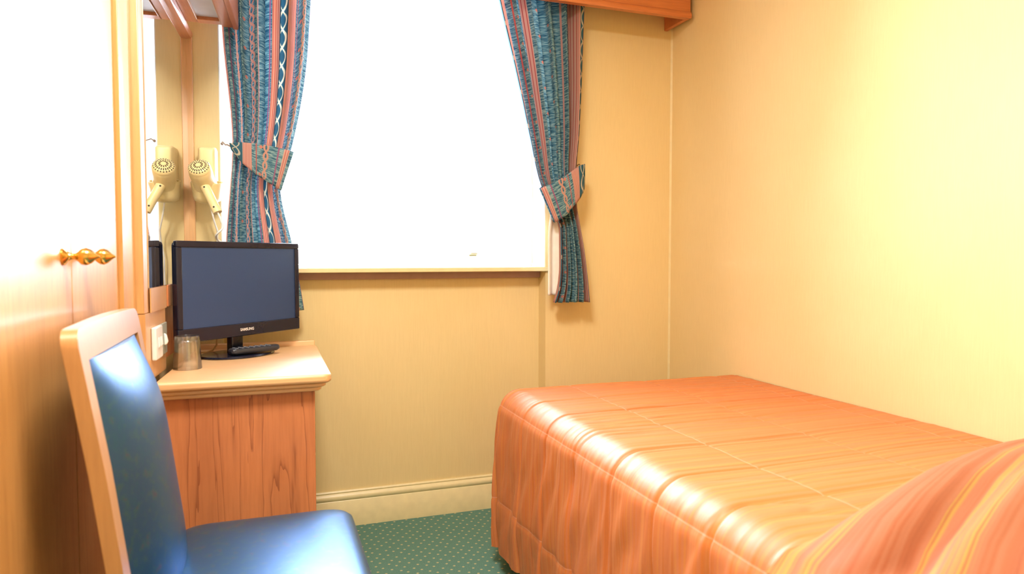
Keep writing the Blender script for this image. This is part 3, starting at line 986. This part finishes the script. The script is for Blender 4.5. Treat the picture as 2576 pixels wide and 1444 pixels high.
COL.objects.link(fo)
bpy.context.view_layer.update()
lm = bpy.data.meshes.new_from_object(fo.evaluated_get(bpy.context.evaluated_depsgraph_get()))
bpy.data.objects.remove(fo)
lm.materials.clear(); lm.materials.append(M['silver'])
lo = bpy.data.objects.new('logo', lm)
COL.objects.link(lo); lo.parent = bz
lo.location = (-0.002, yf - 0.0005, zb + 0.021)
lo.rotation_euler = (R(90), 0, 0)
lo['label'] = 'silver maker lettering'
# cable drooping behind the stand
m = MB()
pts = [(-0.17, 2.50, 0.835), (-0.165, 2.505, 0.80), (-0.168, 2.515, 0.775), (-0.18, 2.525, 0.757), (-0.20, 2.53, 0.7495), (-0.225, 2.53, 0.749), (-0.235, 2.55, 0.7495), (-0.23, 2.60, 0.7495)]
sm = []
for i in range(len(pts) - 1):
    for k in range(5):
        sm.append(Vector(pts[i]).lerp(Vector(pts[i + 1]), k / 5))
m.tube(sm, 0.003, 8)
tag(build('cable', m, 'cable', smooth=70), 'thin beige cable drooping behind the television stand', 'cable')

# remote control on the stand
t = Thing('remote_control', 'dark remote control lying on the television stand', 'remote control', (-0.046, 2.415, ZD + 0.0135), math.atan2(0.5, 0.865), local=True)
m = MB(); m.rings(0, 0, 0.086, 0.022, 0.016, [(0.006, 0.0), (0.001, 0.005), (0.0, 0.012), (0.002, 0.017), (0.005, 0.0185)])
t.part('case', m, 'remote', smooth=40)
for i in range(7):
    for j in range(3):
        m = MB(); m.rings(-0.066 + i * 0.019, -0.012 + j * 0.012, 0.0045, 0.0035, 0.003, [(0, 0.0183), (0.0003, 0.0197), (0.001, 0.0202)], seg=3)
        t.part('button', m, 'remote_key', smooth=50)

# tumbler, upside down
m = MB()
gx, gy = -0.226, 2.203
no = 24
def facet(r):
    return r
outer = [(0.0385, 0.0), (0.0390, 0.002), (0.0365, 0.045), (0.0350, 0.080), (0.0345, 0.092), (0.0325, 0.0965), (0.002, 0.0965)]
inner = [(0.002, 0.084), (0.029, 0.084), (0.0325, 0.078), (0.0340, 0.045), (0.0365, 0.002), (0.0370, 0.0)]
m.lathe(outer + inner + [outer[0]], (gx, gy, ZD + 0.0006), (0, 0, 1), 48, False, False)
for i_, p_ in enumerate(m.v):                       # fluted sides
    hz = p_[2] - ZD
    if i_ < 48 * len(outer) and 0.006 < hz < 0.090:
        a_ = math.atan2(p_[1] - gy, p_[0] - gx)
        k_ = 1 + 0.035 * abs(math.cos(a_ * 5)) - 0.03
        m.v[i_] = (gx + (p_[0] - gx) * k_, gy + (p_[1] - gy) * k_, p_[2])
tag(build('tumbler', m, 'glass', smooth=30), 'clear glass tumbler standing upside down on the dressing table', 'glass')

# ------------------------------------------------------------------ chair
t = Thing('chair', 'wooden dining chair with dark blue padded seat and back, facing the bed', 'chair', (-0.05, 1.49, 0))
XF = [(0.0, -0.285), (0.2, -0.232), (0.44, -0.214), (0.52, -0.219), (0.595, -0.229), (0.725, -0.246), (0.852, -0.266), (0.97, -0.285)]
YA, YB, ZTOP, TH = 1.225, 1.755, 0.957, 0.024
def frame_mesh(zlow, closed_top):
    pw, rh, ro, ri = 0.044, 0.052, 0.030, 0.006
    zs = [zlow + (0.90 - zlow) * k / 14 for k in range(15)]
    out, inn = [], []
    for z in zs:
        out.append((YA, z)); inn.append((YA + pw, min(z, ZTOP - rh - 0.004)))
    for a in range(0, 91, 15):
        out.append((YA + ro - ro * math.cos(R(a)), ZTOP - ro + ro * math.sin(R(a)))); inn.append((YA + pw + a / 90 * 0.002, ZTOP - rh))
    for k in range(1, 12):
        f = k / 12
        yy = YA + ro + (YB - YA - 2 * ro) * f
        out.append((yy, ZTOP + 0.004 * math.sin(math.pi * f))); inn.append((max(YA + pw + 0.002, min(YB - pw - 0.002, yy)), ZTOP - rh))
    for a in range(0, 91, 15):
        out.append((YB - ro + ro * math.sin(R(a)), ZTOP - ro + ro * math.cos(R(a)))); inn.append((YB - pw - (1 - a / 90) * 0.002, ZTOP - rh))
    for z in reversed(zs):
        out.append((YB, z)); inn.append((YB - pw, min(z, ZTOP - rh - 0.004)))
    m = MB()
    n = len(out)
    vs = []
    for (lst, dx) in ((out, 0), (inn, 0), (inn, -TH), (out, -TH)):
        vs += [(smooth_or(z) + dx, y, z) for (y, z) in lst]
    fs = []
    for q in range(4):
        q2 = (q + 1) % 4
        fs += [(q * n + i, q * n + i + 1, q2 * n + i + 1, q2 * n + i) for i in range(n - 1)]
    fs += [(0, n, 2 * n, 3 * n), (n - 1, 4 * n - 1, 3 * n - 1, 2 * n - 1)]
    return m.add(vs, fs)
def smooth_or(z):
    return lerp_table(XF, z)
t.part('back_frame', frame_mesh(0.42, True), 'chair', bevel=0.004, bseg=3)
for y in (YA, YB - 0.044):
    m = MB()
    zz = [0.4195 * k / 10 for k in range(11)]
    vs, fs = [], []
    for z in zz:
        k = 1 - 0.25 * (1 - z / 0.42)
        for (dx, dy) in ((0, 0), (0, 0.044), (-TH - 0.012 * (1 - abs(z / 0.42 * 2 - 1)), 0.044), (-TH - 0.012 * (1 - abs(z / 0.42 * 2 - 1)), 0)):
            vs.append((smooth_or(z) + dx, y + 0.022 + (dy - 0.022) * k, z))
    for i in range(10):
        for c_ in range(4):
            c2 = (c_ + 1) % 4
            fs.append((i * 4 + c_, i * 4 + c2, i * 4 + 4 + c2, i * 4 + 4 + c_))
    fs += [(3, 2, 1, 0), (40, 41, 42, 43)]
    m.add(vs, fs)
    t.part('leg', m, 'chair', bevel=0.003)
# padded back
zc0, zc1 = 0.455, ZTOP - 0.053
def bmap(a, b, h):
    yy = a; zz = b
    ky = 1 - abs(2 * (yy - (YA + YB) / 2) / (YB - YA - 0.09)) ** 2.2
    kz = 1 - abs(2 * (zz - (zc0 + zc1) / 2) / (zc1 - zc0)) ** 3
    return (smooth_or(zz) + h + (0.020 * max(0, ky) if h > 0 else 0) + (0.006 * max(0, kz) if h > 0 else 0), yy, zz)
m = MB()
nu_, nv_ = 28, 24
ya, yb = YA + 0.0445, YB - 0.0445
vs, fs = [], []
for j in range(nv_ + 1):
    for i in range(nu_ + 1):
        u, v = i / nu_, j / nv_
        e = min(1, min(u, 1 - u) * 8) ; e = math.sqrt(max(0, 1 - (1 - e) ** 2))
        e2 = min(1, min(v + 0.06, 1 - v + 0.06) * 12); e2 = math.sqrt(max(0, 1 - (1 - e2) ** 2))
        yy, zz = ya + (yb - ya) * u, zc0 + (zc1 - zc0) * v
        tk = min(1, (1 - v) / 0.32); tk = 0.30 + 0.70 * (1 - (1 - tk) ** 2)
        crown = 0.060 * (1 - abs(2 * u - 1) ** 2) * tk + 0.006
        vs.append((smooth_or(zz) - 0.012 + crown * min(e, e2), yy, zz))
nb = len(vs)
for j in range(nv_):
    for i in range(nu_):
        a = j * (nu_ + 1) + i
        fs.append((a, a + 1, a + nu_ + 2, a + nu_ + 1))
for (u, v) in ((0, 0), (1, 0), (1, 1), (0, 1)):
    zz = zc0 + (zc1 - zc0) * v
    vs.append((smooth_or(zz) - 0.020, ya + (yb - ya) * u, zz))
fs.append((nb + 3, nb + 2, nb + 1, nb))
row = lambda j: [j * (nu_ + 1) + i for i in range(nu_ + 1)]
fs.append(tuple(row(0)[::-1]) + (nb, nb + 1)); fs.append(tuple(row(nv_)) + (nb + 2, nb + 3))
colm = lambda i: [j * (nu_ + 1) + i for j in range(nv_ + 1)]
fs.append(tuple(colm(0)) + (nb + 3, nb)); fs.append(tuple(colm(nu_)[::-1]) + (nb + 1, nb + 2))
m.add(vs, fs)
t.part('backrest', m, 'seat', smooth=50)
# seat cushion, frame, front legs
m = MB(); m.rings(-0.009, 1.49, 0.199, 0.243, 0.045, [(0.012, 0.392), (0.002, 0.398), (0.0, 0.412), (0.001, 0.428), (0.006, 0.442), (0.016, 0.452), (0.032, 0.459), (0.06, 0.463), (0.10, 0.466), (0.15, 0.468)])
t.part('seat', m, 'seat', smooth=60)
m = MB(); m.box(-0.205, 0.165, 1.275, 1.295, 0.33, 0.3915); m.box(-0.205, 0.165, 1.685, 1.705, 0.33, 0.3915); m.box(0.150, 0.170, 1.295, 1.685, 0.33, 0.3915); m.box(-0.210, -0.190, 1.295, 1.685, 0.33, 0.3915)
t.part('seat_frame', m, 'chair', bevel=0.003)
for y in (1.262, 1.682):
    m = MB()
    vs = [(x, yy, z) for (z, k) in ((0, 0.7), (0.391, 1.0)) for (x, yy) in ((0.155 - 0.019 * k + 0.019, y + 0.018 - 0.018 * k), (0.174 + 0.019 * k - 0.019 + 0.012, y + 0.018 - 0.018 * k), (0.174 + 0.019 * k - 0.019 + 0.012, y + 0.018 + 0.018 * k), (0.155 - 0.019 * k + 0.019, y + 0.018 + 0.018 * k))]
    m.add(vs, [(3, 2, 1, 0), (4, 5, 6, 7)] + [(i, (i + 1) % 4, 4 + (i + 1) % 4, 4 + i) for i in range(4)])
    t.part('leg', m, 'chair', bevel=0.003)

# ------------------------------------------------------------------ bed
BX, BY, BZ, BR = 0.742, 2.29, 0.612, 0.08
t = Thing('bed', 'single bed against the right wall beneath the orange bedspread', 'bed', (1.22, 1.2, 0))
m = MB(); m.box(0.80, 1.69, 0.30, 2.23, 0.055, 0.36)
t.part('divan_base', m, 'divan', bevel=0.01)
m = MB(); m.rings(1.245, 1.265, 0.44, 0.96, 0.06, [(0.02, 0.3605), (0.0, 0.375), (0.0, 0.545), (0.02, 0.565)])
t.part('mattress', m, 'lining', smooth=50)
for (x, y) in ((0.84, 0.34), (1.65, 0.34), (0.84, 2.19), (1.65, 2.19)):
    m = MB(); m.lathe([(0.022, 0), (0.026, 0.0545)], (x, y, 0), (0, 0, 1), 14)
    t.part('leg', m, 'black', smooth=40)

HANG = 0.585
XIN, YIN = BX + BR, BY - BR           # where the rounding starts
def spread_base(p, q):
    """p: arc length leftwards from XIN is negative -> hangs; q: beyond YIN hangs at the foot"""
    dp, dq = max(0.0, -p), max(0.0, q)
    d = max(dp, dq)
    x, y = XIN + max(0.0, p), YIN + min(0.0, q)
    if d <= 0:
        return Vector((x, y, BZ))
    if dp >= dq:
        th = R(45) * (dq / dp)
    else:
        th = R(90) - R(45) * (dp / dq)
    q4 = BR * math.pi / 2
    if d < q4:
        out, down = BR * math.sin(d / BR), BR * (1 - math.cos(d / BR))
    else:
        out, down = BR, BR + d - q4
    out += 0.014 * min(1, max(0, d - q4) / 0.3)
    return Vector((x - out * math.cos(th), y + out * math.sin(th), BZ - down))
creases = [-0.40 - 0.196 * k + 0.008 * math.sin(k * 2.1) for k in range(-3, 9)]   # transverse quilting seams, q
seams = [-(0.095), -0.41, 0.185, 0.49, 0.80]                                         # lengthwise seams, p
rnd = random.Random(4)
def spread_disp(p, q):
    side = 1.0 if p < 0.05 else 0.0
    edge = math.exp(-max(0, p) / 0.30)
    h = 0.0
    dc = min(abs(q - c) for c in creases)
    wob = 0.004 * noise.noise(Vector((p * 4, q * 1.3, 1.7)))
    dc = abs(dc + wob)
    h += (0.0014 + 0.0010 * edge) * (1 - math.exp(-(dc / 0.009)))
    h -= 0.0046 * (0.45 + 0.7 * edge) * math.exp(-(dc / 0.0042) ** 2)
    ds = min(abs(p - s) for s in seams)
    h += 0.002 * (1 - math.exp(-(ds / 0.02)))
    h -= 0.0016 * math.exp(-(ds / 0.004) ** 2)
    # pulls running across the bed
    w = noise.noise(Vector((p * 2.6, q * 26, 3.1))) * 0.55 + noise.noise(Vector((p * 5.2, q * 48, 9.1))) * 0.3
    h += 0.0036 * w
    h += 0.007 * noise.noise(Vector((p * 1.7, q * 2.3, 5.0)))
    for sc, sq, amp, sd in ((1.9, 13.0, 0.0042, 7.7), (3.1, 24.0, 0.0026, 11.3)):   # sharp little creases
        n1 = noise.noise(Vector((p * sc, (q + 0.10 * p) * sq, sd)))
        mask = max(0.0, noise.noise(Vector((p * 2.1, q * 2.4, sd + 4))) + 0.25)
        h -= amp * mask * math.exp(-(n1 / 0.075) ** 2)
    if p < -0.08:                      # slanting drags on the hanging side
        k = min(1, (-p - 0.08) / 0.15)
        h += 0.017 * k * noise.noise(Vector((p * 4, (q + 0.35 * p) * 15, 2.2)))
        h -= 0.006 * k * math.exp(-(dc / 0.008) ** 2)
    return h
W_TOP = XR - 0.004 - XIN
Q0 = 0.22 - YIN
def spread_pt(u, v):
    p = -HANG + (W_TOP + HANG) * u
    q = Q0 + (HANG - Q0) * v
    b0 = spread_base(p, q)
    e = 0.004
    tu = spread_base(min(p + e, W_TOP), q) - spread_base(p - e, q)
    tv = spread_base(p, q + e) - spread_base(p, q - e)
    n = tu.cross(tv)
    n = n.normalized() if n.length > 1e-9 else Vector((0, 0, 1))
    h = spread_disp(p, q) * (1 if p < W_TOP - 0.01 else 0.2)
    r = b0 + n * h
    r.x = min(r.x, XR - 0.003)
    r.z = max(r.z, 0.015)
    return r
m = MB()
m.grid(230, 560, spread_pt, lambda u, v: (Q0 + (HANG - Q0) * v, (W_TOP + HANG) * u))
tag(build('bedspread', m, 'bed', smooth=80, recalc=False), 'shiny quilted orange bedspread draped over the bed down to the carpet', 'bedspread')

# striped pillow cover at the near end : mound with a diagonal ridge
RIDGE = [(0.655, 0.700, 0.626), (0.735, 0.752, 0.630), (0.80, 0.766, 0.650), (0.88, 0.792, 0.668), (0.985, 0.822, 0.688), (1.14, 0.872, 0.704), (1.29, 0.915, 0.706), (1.45, 0.965, 0.694), (1.60, 1.000, 0.680), (1.695, 1.015, 0.67)]
def ridge(u):
    n = len(RIDGE) - 1
    k = min(int(u * n), n - 1)
    f = u * n - k
    return Vector(RIDGE[k]).lerp(Vector(RIDGE[k + 1]), f)
def pil(u, v):
    c = ridge(u)
    # v 0..0.22 far flank (steep), 0.22..1 near slope toward the camera
    if v < 0.22:
        f = v / 0.22
        b = 0.075 * (1 - f)
        s = math.sqrt(max(0, 1 - (1 - f) ** 2))
        z = BZ + 0.010 + (c.z - BZ - 0.010) * s
    else:
        f = (v - 0.22) / 0.78
        b = -0.46 * f
        lip = 0.045 * math.exp(-((f - 0.16) / 0.07) ** 2) * (1 - u * 0.75)
        z = c.z - lip + 0.030 * math.sin(math.pi * min(1, f * 1.3)) * (0.5 + u) - (c.z - BZ + 0.02) * f ** 2.2 
        z += 0.011 * math.sin(f * 24 + u * 5.5) * (1 - f) * min(1, f * 5)
    x = c.x + 0.36 * b * -1 * -0.25
    x = c.x - 0.30 * b * -1 * 0.0 + (0.28 * -b if b < 0 else 0)
    y = c.y + b
    z += 0.006 * noise.noise(Vector((u * 3, v * 9, 4.4)))
    return Vector((min(x, XR - 0.006), y, max(z, BZ + 0.016)))
m = MB()
NU, NV = 60, 70
m.grid(NU, NV, pil, lambda u, v: (v * 0.56 + u * 0.12, u))
nb = len(m.v)
top = list(m.v)
m.add([(p[0], p[1], BZ + 0.009) for p in top], [tuple(reversed(f)) for f in m.f])
m.uv = m.uv + m.uv
ring = [i for i in range(NU + 1)] + [(NU + 1) * j + NU for j in range(1, NV + 1)] + [(NU + 1) * NV + i for i in range(NU - 1, -1, -1)] + [(NU + 1) * j for j in range(NV - 1, 0, -1)]
m.f += [(ring[i], ring[(i + 1) % len(ring)], nb + ring[(i + 1) % len(ring)], nb + ring[i]) for i in range(len(ring))]
tag(build('pillow', m, 'pillow', smooth=60), 'pillow under a striped orange cover, bulging at the near end of the bed', 'pillow')
